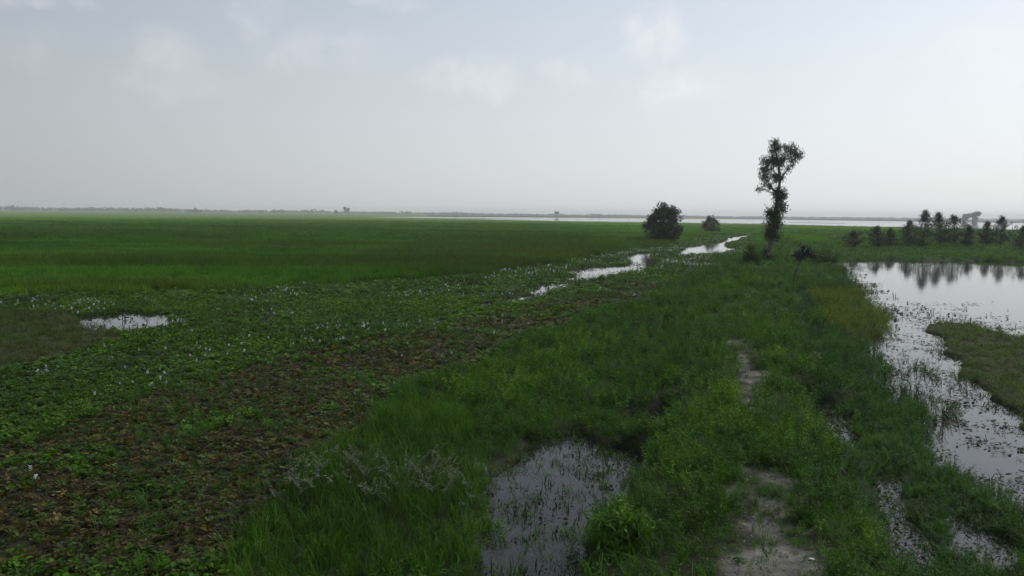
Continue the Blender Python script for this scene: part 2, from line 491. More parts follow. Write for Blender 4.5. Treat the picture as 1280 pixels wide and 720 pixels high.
def proto_flat(n, rad, ll, seed, tilt=.2):
    """loose flat leaves lying about"""
    g = np.random.default_rng(seed)
    V, Q, A = [], [], []
    for i in range(n):
        c = np.array([g.normal(0, rad), g.normal(0, rad), g.uniform(.0, .03)])
        a = g.uniform(0, 6.28); el = g.normal(0, tilt)
        f = np.array([math.cos(a) * math.cos(el), math.sin(a) * math.cos(el), math.sin(el)]); n_ = np.array([-f[1], f[0], g.normal(0, tilt)])
        L_ = ll * g.uniform(.5, 1.3); W = L_ * g.uniform(.35, .7); k = len(V)
        V += [c - f * L_ / 2, c + n_ * W / 2, c + f * L_ / 2, c - n_ * W / 2]; Q.append([k, k + 1, k + 2, k + 3]); A += [g.uniform(.5, 1.5)] * 4
    return np.array(V), np.array(Q), None, np.array(A)


def proto_seed(n, h, seed):
    """arching grass stalks with feathery pale seed heads"""
    g = np.random.default_rng(seed)
    V, Q, A = [], [], []
    for i in range(n):
        a = g.uniform(0, 6.28); dv = np.array([math.cos(a), math.sin(a), 0]); b = np.array([g.normal(0, .15), g.normal(0, .15), 0])
        hh = h * g.uniform(.7, 1.1); sv = np.array([-dv[1], dv[0], 0]) * .004
        def P(t): return b + dv * (.35 * hh * t * t) + np.array([0, 0, hh * (t - .15 * t * t)])
        k = len(V); V += [P(0) - sv, P(0) + sv, P(.75) + sv, P(.75) - sv]; Q.append([k, k + 1, k + 2, k + 3]); A += [.5] * 4
        for j in range(14):
            t = .7 + .3 * j / 14; p = P(t); f = unit((dv * .6 + np.array([g.normal(0, .5), g.normal(0, .5), .2]))[None])[0]
            n_ = unit(np.cross(f, np.array([g.normal(), g.normal(), 1]))[None])[0]; k = len(V); L_ = .07 * g.uniform(.6, 1.3)
            V += [p, p + f * L_ * .5 + n_ * .008, p + f * L_, p + f * L_ * .5 - n_ * .008]; Q.append([k, k + 1, k + 2, k + 3]); A += [g.uniform(.8, 1.3)] * 4
    return np.array(V), np.array(Q), None, np.array(A)


def register(kind, variants, mat=LEAF):
    c = bpy.data.collections.new('source_' + kind)
    for i, (v, q, t, a) in enumerate(variants):
        me = np_mesh(kind, v, q, t, fattr={'v': a}); me.materials.append(mat)
        c.objects.link(bpy.data.objects.new(kind, me))
    PROTO[kind] = (c, len(variants))


register('grass', [proto_grass(16, .46, .15, .013, .85, s) for s in range(5)])
register('patch', [proto_grass(46, .6, .42, .022, .45, 20 + s) for s in range(5)])
register('bigpatch', [proto_grass(70, .62, 1.1, .05, .4, 40 + s) for s in range(4)])
register('rosette', [proto_rosette(9, .15, .10, .13, s) for s in range(6)], LEAFS)
register('weed', [proto_weed(6, .42, 13, .09, .03, s) for s in range(6)])
register('fineweed', [proto_weed(8, .34, 18, .055, .02, 60 + s, .18) for s in range(5)])
register('litter', [proto_flat(9, .13, .10, s) for s in range(5)])
register('sprig', [proto_flat(4, .05, .055, 30 + s, .5) for s in range(4)] + [proto_grass(4, .16, .03, .012, .8, 80 + s) for s in range(3)])
register('floatleaf', [proto_flat(6, .09, .075, 130 + s, .12) for s in range(5)])
register('seed', [proto_seed(7, .75, s) for s in range(4)])


def gn_group(coll):
    ng = bpy.data.node_groups.new('scatter_cover', 'GeometryNodeTree')
    ng.interface.new_socket('Geometry', in_out='INPUT', socket_type='NodeSocketGeometry')
    ng.interface.new_socket('Geometry', in_out='OUTPUT', socket_type='NodeSocketGeometry')
    N, L = ng.nodes, ng.links
    gi = N.new('NodeGroupInput'); go = N.new('NodeGroupOutput')
    iop = N.new('GeometryNodeInstanceOnPoints'); ci = N.new('GeometryNodeCollectionInfo')
    ci.inputs['Collection'].default_value = coll; ci.inputs['Separate Children'].default_value = True; ci.inputs['Reset Children'].default_value = True
    def att(nm, ty):
        a = N.new('GeometryNodeInputNamedAttribute'); a.data_type = ty; a.inputs['Name'].default_value = nm; return a.outputs['Attribute']
    iop.inputs['Pick Instance'].default_value = True
    L.new(gi.outputs[0], iop.inputs['Points']); L.new(ci.outputs[0], iop.inputs['Instance'])
    L.new(att('pick', 'INT'), iop.inputs['Instance Index'])
    er = N.new('FunctionNodeEulerToRotation'); L.new(att('rot', 'FLOAT_VECTOR'), er.inputs[0]); L.new(er.outputs[0], iop.inputs['Rotation'])
    L.new(att('scl', 'FLOAT_VECTOR'), iop.inputs['Scale'])
    L.new(iop.outputs[0], go.inputs[0])
    return ng


NCOUNT = {}


def scatter(name, proto, x, y, z, scale, tint, label, cat, tilt=.12, zs=None):
    coll, nv = PROTO[proto]
    n = len(x); NCOUNT[name] = n
    me = bpy.data.meshes.new(name); me.vertices.add(n)
    me.vertices.foreach_set('co', np.stack([x, y, z], -1).astype(np.float32).ravel())
    rot = np.stack([rng.normal(0, tilt * 1.4, n), rng.normal(0, tilt * 1.4, n), rng.uniform(0, 6.283, n)], -1).astype(np.float32)
    me.attributes.new('rot', 'FLOAT_VECTOR', 'POINT').data.foreach_set('vector', rot.ravel())
    zs = np.ones(n) if zs is None else zs
    s3 = np.stack([scale, scale, scale * zs], -1).astype(np.float32)
    me.attributes.new('scl', 'FLOAT_VECTOR', 'POINT').data.foreach_set('vector', s3.ravel())
    me.attributes.new('pick', 'INT', 'POINT').data.foreach_set('value', rng.integers(0, nv, n).astype(np.int32))
    c = np.ones((n, 4), np.float32); c[:, :3] = tint
    me.attributes.new('tint', 'FLOAT_COLOR', 'POINT').data.foreach_set('color', c.ravel())
    o = link(name, me)
    m = o.modifiers.new('cover', 'NODES'); m.node_group = gn_group(coll)
    return tag(o, label, cat, kind='stuff')


def sample(bands, ang=41):
    xs, ys, bi = [], [], []
    for k, (a, b, dens) in enumerate(bands):
        n = int(math.radians(2 * ang) / 2 * (b * b - a * a) * dens)
        r = np.sqrt(rng.uniform(a * a, b * b, n)); t = np.radians(rng.uniform(-ang, ang, n))
        xs.append(r * np.sin(t)); ys.append(r * np.cos(t)); bi.append(np.full(n, k))
    return np.concatenate(xs), np.concatenate(ys), np.concatenate(bi)


def tints(n, base, var=.18):
    b = np.array(base)
    f = 1 + rng.normal(0, var, (n, 1)); h = rng.normal(0, .08, (n, 3))
    return np.clip(b * f * (1 + h), .003, .9)


def pickz(Z, m): return {k: v[m] for k, v in Z.items()}


# --- tall field grass
def field_mask(Z): return ~Z['mat'] & ~Z['bank'] & ~Z['brown'] & ~Z['lefti'] & ~Z['island'] & (Z['water'] < -.1)


def do_field():
    for proto, bands, sc_, nm, lab in (
            ('patch', [(38, 75, 6.5), (75, 130, 2.6)], (.85, 1.25), 'field_grass', 'tall dense green grass along the near side of the wide field'),
            ('bigpatch', [(130, 230, .75), (230, 420, .28), (420, 560, .1)], (.95, 1.5), 'field_grass', 'short looking bright green grass of the distant field')):
        x, y, b = sample(bands)
        Z = terrain(x, y); m = field_mask(Z)
        m &= rng.uniform(0, 1, len(x)) < .55 + .6 * fbm(x * .5, y, 11, 3, 44)
        x, y = x[m], y[m]; Z = pickz(Z, m); n = len(x)
        st = fbm(x * .25, y, 26, 3, 43); st2 = fbm(x * .4, y, 5, 3, 47)
        t = tints(n, (.058, .162, .005), .14)
        pt = fbm(x * .45, y, 9, 3, 48)
        t *= (.42 + .75 * st + .9 * (st2 - .5) * (Z['r'] < 140) + .5 * (pt - .4))[:, None].clip(.25, 1.6)
        ol = sstep(.48, .60, fbm(x * .4, y, 13, 3, 49))[:, None] * (Z['r'] < 150)[:, None]
        t = t * (1 - .65 * ol) + np.array((.052, .088, .008)) * .65 * ol
        t[:, 0] *= 1 + .5 * (fbm(x, y, 14, 2, 46) - .4)
        t = np.where(Z['farbank'][:, None], tints(n, (.044, .105, .008), .25), t)
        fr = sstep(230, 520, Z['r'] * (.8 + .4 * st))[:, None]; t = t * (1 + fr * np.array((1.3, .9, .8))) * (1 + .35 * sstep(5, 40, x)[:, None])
        hs = (.25 + 1.25 * fbm(x * .5, y, 7, 3, 45)) * (1 + .6 * ol[:, 0])
        hs = hs * np.where(Z['farbank'], .55, 1) * (1 - .45 * sstep(250, 480, Z['r'])) * np.where((x > 25) & (y > 60), .7, 1) * (1 - .6 * sstep(330, 450, Z['r']))
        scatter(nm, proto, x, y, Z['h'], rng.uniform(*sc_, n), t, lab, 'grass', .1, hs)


do_field()


# --- floating green rosettes and browned mats
def do_mats():
    x, y, b = sample([(9, 24, 72), (24, 45, 30), (45, 80, 10), (80, 150, 4.0), (150, 220, 2.0)])
    Z = terrain(x, y)
    dens = fbm(x, y, 3.0, 3, 61)
    browny = Z['brown'] & (fbm(x, y, 1.6, 4, 62) < .60)
    m = (Z['mat'] | Z['brown']) & (Z['water'] < np.where(Z['r'] < 50, .12, -.15) + np.maximum(0, fbm(x, y, 2.4, 3, 67) - .47) * 5 * (Z['r'] < 66))
    m &= rng.uniform(0, 1, len(x)) < np.where(browny, .75 + .5 * dens, .66 + .6 * dens)
    x, y, b, browny = x[m], y[m], b[m], browny[m]; Z = pickz(Z, m); n = len(x)
    t = tints(n, (.062, .138, .007), .2) * (.5 + .9 * fbm(x, y, 3, 3, 63))[:, None]
    k = rng.uniform(0, 1, n)
    pal = np.array([(.078, .070, .014), (.075, .060, .014), (.050, .090, .011), (.070, .048, .013), (.12, .10, .018), (.040, .028, .014)])
    idx = np.searchsorted(np.cumsum([.32, .10, .42, .03, .06]), k)
    tb = pal[np.minimum(idx, 5)] * (1 + rng.normal(0, .2, (n, 1)))
    edge = rng.uniform(0, 1, n) < .25
    t = np.where((browny | (edge & Z['brown']))[:, None], tb, t)
    s = np.array([.62, .85, 1.3, 1.8, 2.4])[b] * rng.uniform(.75, 1.3, n)
    zs = np.where(browny, .55, 1.0) * np.array([1, 1, .8, .6, .5])[b]
    zs = zs * (.45 + 1.2 * fbm(x, y, 3.5, 3, 66))
    h = np.maximum(Z['h'], -.01)
    g = browny
    scatter('floating_plants', 'rosette', x[~g], y[~g], h[~g], s[~g], t[~g], 'green mat of round leaved floating plants between the field and the bank', 'floating plants', .15, zs[~g])
    scatter('withered_plants', 'rosette', x[g], y[g], h[g], s[g] * .95, t[g], 'browned and yellowing mat of floating leaves in the left foreground', 'withered plants', .25, zs[g])
    # loose dead leaves over the mud
    x, y, b = sample([(9, 24, 12), (24, 45, 6), (45, 80, 2)])
    Z = terrain(x, y); m = Z['brown'] & (Z['water'] < -.05); x, y, b = x[m], y[m], b[m]; Z = pickz(Z, m); n = len(x)
    pal = np.array([(.055, .050, .020), (.10, .085, .035), (.045, .042, .018), (.17, .14, .05), (.045, .065, .015)])
    t = pal[rng.choice(5, n, p=[.3, .2, .3, .06, .14])] * rng.uniform(.7, 1.3, (n, 1))
    scatter('fallen_leaves', 'litter', x, y, Z['h'] + .03, np.array([.8, 1, 1.5])[b] * rng.uniform(.7, 1.2, n), t, 'dead brown leaves strewn over the mud of the withered mat', 'dead leaves', .05)
    # grass poking out of the mats
    x, y, b = sample([(9, 24, 2.5), (24, 50, 2.2), (50, 130, 1.2)])
    Z = terrain(x, y); m = (Z['mat'] & (fbm(x, y, 4, 3, 64) > .5)) | Z['lefti']; m &= Z['water'] < 0
    x2, y2, b2 = sample([(20, 34, 14), (34, 60, 9)]); Z2 = terrain(x2, y2); m2 = Z2['lefti'] & (Z2['water'] < 0)
    x = np.concatenate([x[m], x2[m2]]); y = np.concatenate([y[m], y2[m2]]); b = np.concatenate([b[m], b2[m2]])
    h = np.concatenate([Z['h'][m], Z2['h'][m2]]); li = np.concatenate([Z['lefti'][m], Z2['lefti'][m2]]); n = len(x)
    t = tints(n, (.038, .10, .015)); to = tints(n, (.048, .085, .012), .25)
    sp = sstep(.4, .62, fbm(x, y, 2.5, 3, 65))[:, None]; to = to * (1 - .4 * sp) + np.array((.07, .058, .022)) * .4 * sp
    t = np.where(li[:, None], to, t)
    for flag, lab, nm in ((True, 'olive and straw coloured grass clump behind the left puddle', 'olive_grass'), (False, 'thin grass blades poking out of the floating plants', 'marsh_grass')):
        g = li == flag; k = int(g.sum())
        scatter(nm, 'grass', x[g], y[g], h[g], np.array([.8, 1.0, 1.5])[b[g]] * rng.uniform(.7, 1.2, k), t[g], lab, 'grass', .15, np.full(k, .6 if flag else 1.0))


do_mats()


# --- bank: grass and leafy weeds
def do_bank():
    # grass
    x, y, b = sample([(8, 18, 44), (18, 32, 26), (32, 60, 11), (60, 130, 3.2)])
    Z = terrain(x, y); soil = Z['path'] + (fbm(x, y, .55, 4, 71) - .5) * 1.5
    inw = np.where((x < 4) & (y < 40), 1.6 * sstep(.36, .60, fbm(x, y, .8, 3, 93)), .15)
    m = (Z['bank'] | Z['island']) & (Z['water'] < inw)
    pr = np.where(Z['rweed'], np.where(Z['sided'] > -1.6, .5, .14), .6 + .7 * (fbm(x, y, 2.2, 3, 81) - .35)) * np.where(Z['water'] > .1, .5, 1) * np.where(Z['r'] < 90, 1 - sstep(-.25, .25, soil) * .66, 1)
    pr = np.where(Z['tallg'], 1.0, pr); pr = np.where(Z['island'], .8, pr)
    m &= rng.uniform(0, 1, len(x)) < pr
    x, y, b = x[m], y[m], b[m]; Z = pickz(Z, m); n = len(x)
    t = tints(n, (.046, .118, .010), .2) * (.55 + .9 * fbm(x, y, 2.0, 3, 82))[:, None]
    t = np.where(Z['island'][:, None], tints(n, (.066, .112, .011), .2) * (.7 + .6 * fbm(x, y, 1.5, 3, 83))[:, None], t)
    t = np.where((Z['rweed'] & Z['olive'])[:, None], tints(n, (.07, .11, .014), .2), t)
    s = np.array([.72, .8, 1.15, 1.7])[b] * rng.uniform(.6, 1.25, n) * np.where((Z['path'] > -.2) & (Z['r'] < 90), .55, 1)
    zs = np.where(Z['tallg'], 1.5, .8) * np.where(Z['island'], .55, 1)
    g = Z['tallg']; i = Z['island']; o = ~g & ~i
    scatter('tall_grass', 'grass', x[g], y[g], Z['h'][g], s[g] * 1.1, t[g], 'tall rank grass at the pool edge in the foreground', 'grass', .15, zs[g])
    scatter('islet_grass', 'grass', x[i], y[i], Z['h'][i], s[i], t[i], 'low olive green growth on the islet in the pond', 'grass', .15, zs[i])
    scatter('bank_grass', 'grass', x[o], y[o], np.maximum(Z['h'][o], -.08), s[o], t[o], 'short green grass on the bank along the footpath', 'grass', .15, zs[o])
    # leafy weeds
    x, y, b = sample([(8, 18, 24), (18, 32, 16), (32, 60, 7), (60, 140, 2.2)])
    Z = terrain(x, y); soil = Z['path'] + (fbm(x, y, .55, 4, 71) - .5) * 1.5
    m = (Z['bank'] | Z['farbank']) & ~Z['tallg'] & (Z['water'] < .12)
    cl = fbm(x, y, 1.8, 3, 84)
    pr = np.where(Z['rweed'], .05, np.where(Z['r'] < 30, .35, .12) + .9 * sstep(.42, .6, cl)) * np.where(Z['r'] < 90, 1 - sstep(-.3, .15, soil) * .72, 1)
    pr = np.where(Z['brightp'], .85, pr); pr = np.where(Z['farbank'], .9, pr)
    m &= rng.uniform(0, 1, len(x)) < pr
    x, y, b = x[m], y[m], b[m]; Z = pickz(Z, m); n = len(x)
    t = tints(n, (.040, .108, .008), .2) * (.6 + .8 * fbm(x, y, 1.2, 3, 85))[:, None]
    bright = (fbm(x, y, 2.4, 2, 86) > .60) & (rng.uniform(0, 1, n) < .5)
    bright |= Z['brightp'] & (rng.uniform(0, 1, n) < .6)
    t = np.where(Z['farbank'][:, None], tints(n, (.038, .082, .010), .3), t)
    t = np.where(bright[:, None], tints(n, (.080, .17, .010), .15), t)
    s = np.array([.8, 1.0, 1.35, 2.0])[b] * rng.uniform(.6, 1.3, n) * np.where(Z['farbank'], .55, 1) * np.where((Z['path'] > -.2) & (Z['r'] < 90), .5, 1)
    scatter('leafy_weeds', 'weed', x, y, Z['h'], s, t, 'bushy bright green weeds lining both sides of the footpath', 'weeds', .2, np.array([1, 1, .9, .7])[b])
    # fine bluish weeds on the right slope
    x, y, b = sample([(8, 18, 26), (18, 32, 18), (32, 60, 9), (60, 90, 4)])
    Z = terrain(x, y)
    wp = Z['weedp'] & (fbm(x, y, 1.3, 3, 98) > .56)
    m = (wp | Z['rweed'] | (Z['island'] & (rng.uniform(0, 1, len(x)) < .5))) & (Z['water'] < np.where(Z['side'], -.1, np.where(wp, 9, .35)))
    m &= rng.uniform(0, 1, len(x)) < .45 + .7 * fbm(x, y, 1.4, 3, 87) + .4 * (Z['sided'] > -1.6)
    x, y, b = x[m], y[m], b[m]; Z = pickz(Z, m); n = len(x)
    t = tints(n, (.034, .094, .015), .18) * (.55 + .9 * fbm(x, y, 1.3, 3, 88))[:, None]
    t = np.where(Z['olive'][:, None], tints(n, (.095, .140, .012), .15), t)
    t = np.where(Z['island'][:, None], tints(n, (.060, .100, .011), .2), t)
    s = np.array([.85, 1.0, 1.3, 1.6])[b] * rng.uniform(.6, 1.3, n) * np.where(Z['island'], .6, 1)
    scatter('pondside_weeds', 'fineweed', x, y, np.maximum(Z['h'], -.02), s, t, 'dense dark blue green weeds sloping down to the pond', 'weeds', .2,
            np.where(Z['island'], .6, .7 + .6 * fbm(x, y, 2.2, 3, 89)) * (1 - .45 * sstep(-1.1, -.1, Z['sided'])))
    # pale seed heads in the tall grass
    c = [at(px, py, .4) for px, py in ((490, 590), (450, 600), (560, 590), (585, 600), (540, 605), (520, 585), (430, 620))]
    xs = np.concatenate([rng.normal(a, .7, 4) for a, _ in c]); ys = np.concatenate([rng.normal(bb, .7, 4) for _, bb in c])
    Z = terrain(xs, ys); n = len(xs)
    scatter('seeding_grass', 'seed', xs, ys, Z['h'], rng.uniform(.8, 1.15, n), tints(n, (.12, .14, .105), .2), 'grass with pale feathery seed heads at the pool edge', 'grass', .15)
    # sprigs standing in shallow water
    x, y, b = sample([(8, 18, 110), (18, 34, 55), (34, 80, 16)])
    Z = terrain(x, y)
    e = np.where(x > 3, 2.6, 2.0); w = Z['water']
    cl = fbm(x, y, .9, 3, 90)
    open_ = np.where(x > 3, (y > 44) & (w > 1.6), False)
    pr = np.exp(-np.maximum(w, 0) / np.where(x > 3, 2.2, 1.8)) * sstep(.36, .56, cl) * 1.1
    pr = np.where(x <= 3, np.maximum(pr, .25 + .75 * sstep(.40, .55, cl)), pr)
    pr = np.where(Z['side'] & (x > 3), .8, pr)
    pr = pr * np.where(x > 3, .55 + .7 * sstep(.38, .56, fbm(x, y, 3.2, 3, 96)), .3 + 1.0 * sstep(.38, .56, fbm(x, y, 2.2, 3, 96)))
    m = (w > -.1) & ~open_ & (rng.uniform(0, 1, len(x)) < pr)
    x, y, b = x[m], y[m], b[m]; n = len(x)
    x_, y_ = x, y
    fl = (x > 3) & (rng.uniform(0, 1, n) < .72); k = int(fl.sum())
    scatter('floating_leaves', 'floatleaf', x[fl], y[fl], np.full(k, .004), np.array([.9, 1.1, 1.6])[b[fl]] * rng.uniform(.5, 1.6, k), tints(k, (.035, .05, .02), .35),
            'small flat leaves floating on the pond margin', 'floating leaves', .04)
    x, y, b = x[~fl], y[~fl], b[~fl]; n = len(x)
    scatter('water_sprouts', 'sprig', x, y, np.full(n, .002), np.array([.9, 1.1, 1.7])[b] * rng.uniform(.5, 1.5, n), tints(n, (.03, .055, .018), .3),
            'small dark sprouts dotting the shallow water', 'sprouts', .25)
    # sparse weeds on the bare path
    x, y, b = sample([(8, 20, 9), (20, 34, 5)])
    Z = terrain(x, y); m = Z['path'] > -.2; x, y, b = x[m], y[m], b[m]; Z = pickz(Z, m); n = len(x)
    scatter('path_litter', 'litter', x, y, Z['h'] + .005, rng.uniform(.25, .6, n), tints(n, (.07, .065, .035), .5), 'scraps of dry leaf and low weed on the bare path', 'litter', .1)


do_bank()


def clods():
    import bmesh
    vs = []
    for k in range(4):
        g = np.random.default_rng(200 + k); bm = bmesh.new(); bmesh.ops.create_icosphere(bm, subdivisions=2, radius=1)
        for v in bm.verts: v.co *= 1 + g.normal(0, .14); v.co.z *= .6
        V = np.array([v.co[:] for v in bm.verts]); T = np.array([[v.index for v in f.verts] for f in bm.faces]); bm.free()
        vs.append((V, None, T, np.full(len(V), 1.0)))
    register('clod', vs, leafmat('dry_clod', None, 0.0, .95, .1))
    x, y, b = sample([(8, 20, 26), (20, 34, 9)])
    Z = terrain(x, y); m = (Z['path'] > -.35) & (rng.uniform(0, 1, len(x)) < fbm(x, y, .7, 3, 97) * 1.1); x, y = x[m], y[m]; Z = pickz(Z, m); n = len(x)
    scatter('soil_clods', 'clod', x, y, Z['h'] + .004, rng.uniform(.006, .022, n), tints(n, (.22, .21, .185), .3), 'dry clods of earth scattered over the bare path', 'soil', .3)


clods()

# ------------------------------------------------------------------ flower spikes on the floating mats
def flower_mesh():
    g = np.random.default_rng(5)
    V, Q, A = [], [], []
    V += [(-.006, 0, 0), (.006, 0, 0), (.004, 0, .22), (-.004, 0, .22)]; Q.append([0, 1, 2, 3]); MI = [0]
    for i in range(14):
        a = i * 2.4; z = .15 + .009 * i; d = np.array([math.cos(a), math.sin(a), .35]); n = np.array([-math.sin(a), math.cos(a), .2]); p = np.array([0, 0, z])
        k = len(V); L_ = .05; V += [p, p + d * L_ * .6 + n * .022, p + d * L_, p + d * L_ * .6 - n * .022]; Q.append([k, k + 1, k + 2, k + 3]); MI.append(1)
    me = np_mesh('flower_spike', np.array(V, float), Q, fattr={'v': np.ones(len(V))})
    me.materials.append(leafmat('flower_stem', (.05, .11, .02))); me.materials.append(leafmat('pale_petal', (.50, .51, .66), .3, .6, .2))
    me.polygons.foreach_set('material_index', MI)
    return me


def do_flowers():
    fm = flower_mesh()
    x, y, b = sample([(14, 34, 2.6), (34, 120, 2.4)])
    Z = terrain(x, y)
    cl = fbm(x, y, 3.2, 3, 101)
    brown_fade = np.where(Z['brown'], .04, 1.0)
    zone = sstep(22, 32, y) + .25
    m = (Z['mat'] | Z['brown']) & (Z['water'] < 0) & (rng.uniform(0, 1, len(x)) < sstep(.55, .66, cl) * 1.2 * brown_fade * np.minimum(zone, 1) + .015)
    # only those near the frame
    x, y = x[m], y[m]; Z = pickz(Z, m)
    inn = (np.abs(x / y) < .64)
    x, y, h, r = x[inn], y[inn], Z['h'][inn], Z['r'][inn]
    o_ = np.argsort(r); x, y, h, r = x[o_], y[o_], h[o_], r[o_]
    NI = 300
    for i in range(min(NI, len(x))):
        o = bpy.data.objects.new('flower_spike', fm); COL.objects.link(o)
        s = random.uniform(.5, .85) * (1 + .008 * max(0, r[i] - 25))
        o.location = (x[i], y[i], h[i] + .03); o.rotation_euler = (random.gauss(0, .4), random.gauss(0, .4), random.uniform(0, 6.28)); o.scale = (s, s, s)
        tag(o, 'pale lilac flower spike rising from the green floating plants', 'flower', 'flower spikes on the floating plants')
    if len(x) > NI:
        c = bpy.data.collections.new('source_flower'); c.objects.link(bpy.data.objects.new('flower', fm)); PROTO['flower'] = (c, 1)
        n = len(x) - NI
        scatter('far_flowers', 'flower', x[NI:], y[NI:], h[NI:] + .05, rng.uniform(.8, 1.4, n), np.ones((n, 3)), 'sprinkle of pale flowers on the floating plants farther off', 'flowers', .2)
    NCOUNT['flowers'] = len(x)


do_flowers()

# ------------------------------------------------------------------ trees
BARK = barkmat('dark_bark', (.035, .03, .025), (.09, .08, .065))
BARKP = barkmat('pale_bark', (.06, .055, .05), (.18, .165, .145))


def tube(parts, sides=7):
    """joined tapered tubes; parts = list of (points, r_start, r_end)"""
    V, Q = [], []
    for pts, ra, rb in parts:
        pts = [np.array(p, float) for p in pts]; n = len(pts); k0 = len(V)
        for i, p in enumerate(pts):
            d = pts[min(i + 1, n - 1)] - pts[max(i - 1, 0)]; d = d / (np.linalg.norm(d) + 1e-9)
            a = np.cross(d, (0.3, 1, .1)); a /= np.linalg.norm(a) + 1e-9; b = np.cross(d, a); rr = ra + (rb - ra) * i / (n - 1)
            for s in range(sides):
                t = 2 * math.pi * s / sides
                V.append(p + (a * math.cos(t) + b * math.sin(t)) * rr * (1 + .12 * math.sin(3 * t + i)))
        for i in range(n - 1):
            for s in range(sides):
                s2 = (s + 1) % sides
                Q.append([k0 + i * sides + s, k0 + i * sides + s2, k0 + (i + 1) * sides + s2, k0 + (i + 1) * sides + s])
    return np_mesh('trunk', np.array(V), Q, smooth=True)


def crown(clumps, per, sig, ll, lw, droop, seed, name='crown'):
    """leaves gathered in clumps -> uneven outline with gaps"""
    g = np.random.default_rng(seed)
    n = len(clumps) * per
    c = np.repeat(np.array(clumps), per, 0)
    vc = np.repeat(g.uniform(.6, 1.4, len(clumps)), per)
    sg = np.repeat(g.uniform(.6, 1.3, len(clumps)), per)[:, None] * sig
    p = c + unit(g.normal(0, 1, (n, 3))) * g.uniform(0, 1, (n, 1)) ** .5 * sg * 1.75
    d = g.normal(0, 1, (n, 3)); d[:, 2] -= droop; d = unit(d)
    s = unit(np.cross(d, g.normal(0, 1, (n, 3))))
    v, q = leaf_quads(p, d, s, ll * g.uniform(.6, 1.3, n), lw * g.uniform(.7, 1.3, n))
    return np_mesh(name, v, q, fattr={'v': np.repeat(vc * g.uniform(.75, 1.25, n), 4)})


def make_tree(name, label, loc, limbs, clumps, per, sig, ll, lw, droop, leafm, bark, seed, group=None, cat='tree'):
    root = empty(name, loc, label, cat, group)
    link('trunk', tube(limbs), bark, root)
    link('crown', crown(clumps, per, sig, ll, lw, droop, seed), leafm, root)
    return root


def curve(a, b, n=5, sag=0, seed=0):
    g = np.random.default_rng(seed); a = np.array(a, float); b = np.array(b, float); L_ = np.linalg.norm(b - a)
    out = []
    for i in range(n):
        t = i / (n - 1); p = a + (b - a) * t + g.normal(0, .03 * L_, 3) * math.sin(math.pi * t); p[2] += sag * math.sin(math.pi * t); out.append(p)
    return out


EUC = leafmat('tall_tree_leaf', (.075, .098, .070), .3, .5, .3)
VINE = leafmat('column_leaf', (.034, .068, .024), .3, .5, .25)
DARKL = leafmat('dark_tree_leaf', (.028, .048, .020), .25, .5, .3)
YOUNG = leafmat('young_tree_leaf', (.022, .048, .018), .3, .5, .3)
OLIVEL = leafmat('shrub_leaf', (.05, .095, .016), .3)
BRIGHT = leafmat('bright_leaf', (.075, .165, .025), .35)
FARL = leafmat('hazed_far_leaf', (.05, .065, .05), .2)  # leaf colour paled and greyed, distance haze partly put into it


def gz(x, y): return float(terrain(np.array([x]), np.array([y]))['h'][0])


def ellip(g, c, r, n):
    d = unit(g.normal(0, 1, (n, 3))) * (g.uniform(0, 1, (n, 1)) ** .45)
    return np.array(c) + d * np.array(r)


def tall_tree():
    bx, by = at(959, 329, PATHZ); s = FPX / by; g = np.random.default_rng(12)
    def P(px, py, dy=0): return np.array([(px - 959) / s, dy, (329 - py) / s])
    up_l = [(962, 190, 8, 12), (956, 203, 9, 10), (968, 204, 8, 8), (961, 180, 4, 5), (986, 191, 9, 8), (978, 186, 6, 6), (993, 196, 4, 5), (984, 203, 5, 6), (980, 211, 3, 6), (974, 196, 3, 4),
            (952, 221, 7, 7), (957, 231, 6, 6), (947, 237, 3.5, 3.5), (964, 222, 6, 6), (974, 222, 3, 6), (953, 212, 7, 5)]
    cl = []
    for px, py, rx, ry in up_l:
        n = max(8, int(rx * ry * .6)); c = P(px, py, g.uniform(-.5, .5)); cl += list(ellip(g, c, (rx / s * 1.08, .7 * rx / s + .2, ry / s * 1.08), n))
    col = []
    for px, py, rx, ry in [(969, 240, 7, 6), (971, 250, 8, 8), (972, 262, 8, 9), (968, 273, 9, 9), (965, 284, 10, 8), (963, 292, 10, 6), (968, 297, 9, 4), (976, 245, 3, 5), (960, 268, 5, 8)]:
        n = max(4, int(rx * ry * .26)); col += list(ellip(g, P(px, py), (rx / s, rx / s, ry / s), n))
    root = empty('tall_tree', (bx, by, gz(bx, by) - .05), 'tall slim tree on the footpath bank with a leafy lower column and airy top', 'tree')
    tr = [P(959, 330), P(961, 315), P(963, 300), P(966, 275), P(969, 245), P(971, 225), P(968, 205), P(963, 188), P(961, 178)]
    limbs = [(tr, .26, .03)]
    for a, b in (((969, 240), (948, 235)), ((970, 222), (953, 212)), ((971, 228), (984, 203)), ((969, 212), (986, 190)), ((984, 203), (995, 196)), ((968, 203), (956, 198)), ((958, 226), (947, 237)), ((966, 275), (958, 262))):
        limbs.append((curve(P(*a), P(*b, g.uniform(-.4, .4)), 5, .1, int(a[0])), .07, .012))
    for c in cl[::3]:
        k = tr[min(range(4, len(tr)), key=lambda i: np.linalg.norm(tr[i] - c) + (3 if tr[i][2] > c[2] else 0))]
        limbs.append((curve(k, c, 4, 0, int(abs(c[0]) * 100)), .025, .006))
    link('trunk', tube(limbs), BARKP, root)
    link('crown', crown(cl, 12, .17, .30, .055, 1.3, 3), EUC, root)
    link('leafy_column', crown(col, 52, .26, .17, .08, .3, 4), VINE, root)


tall_tree()


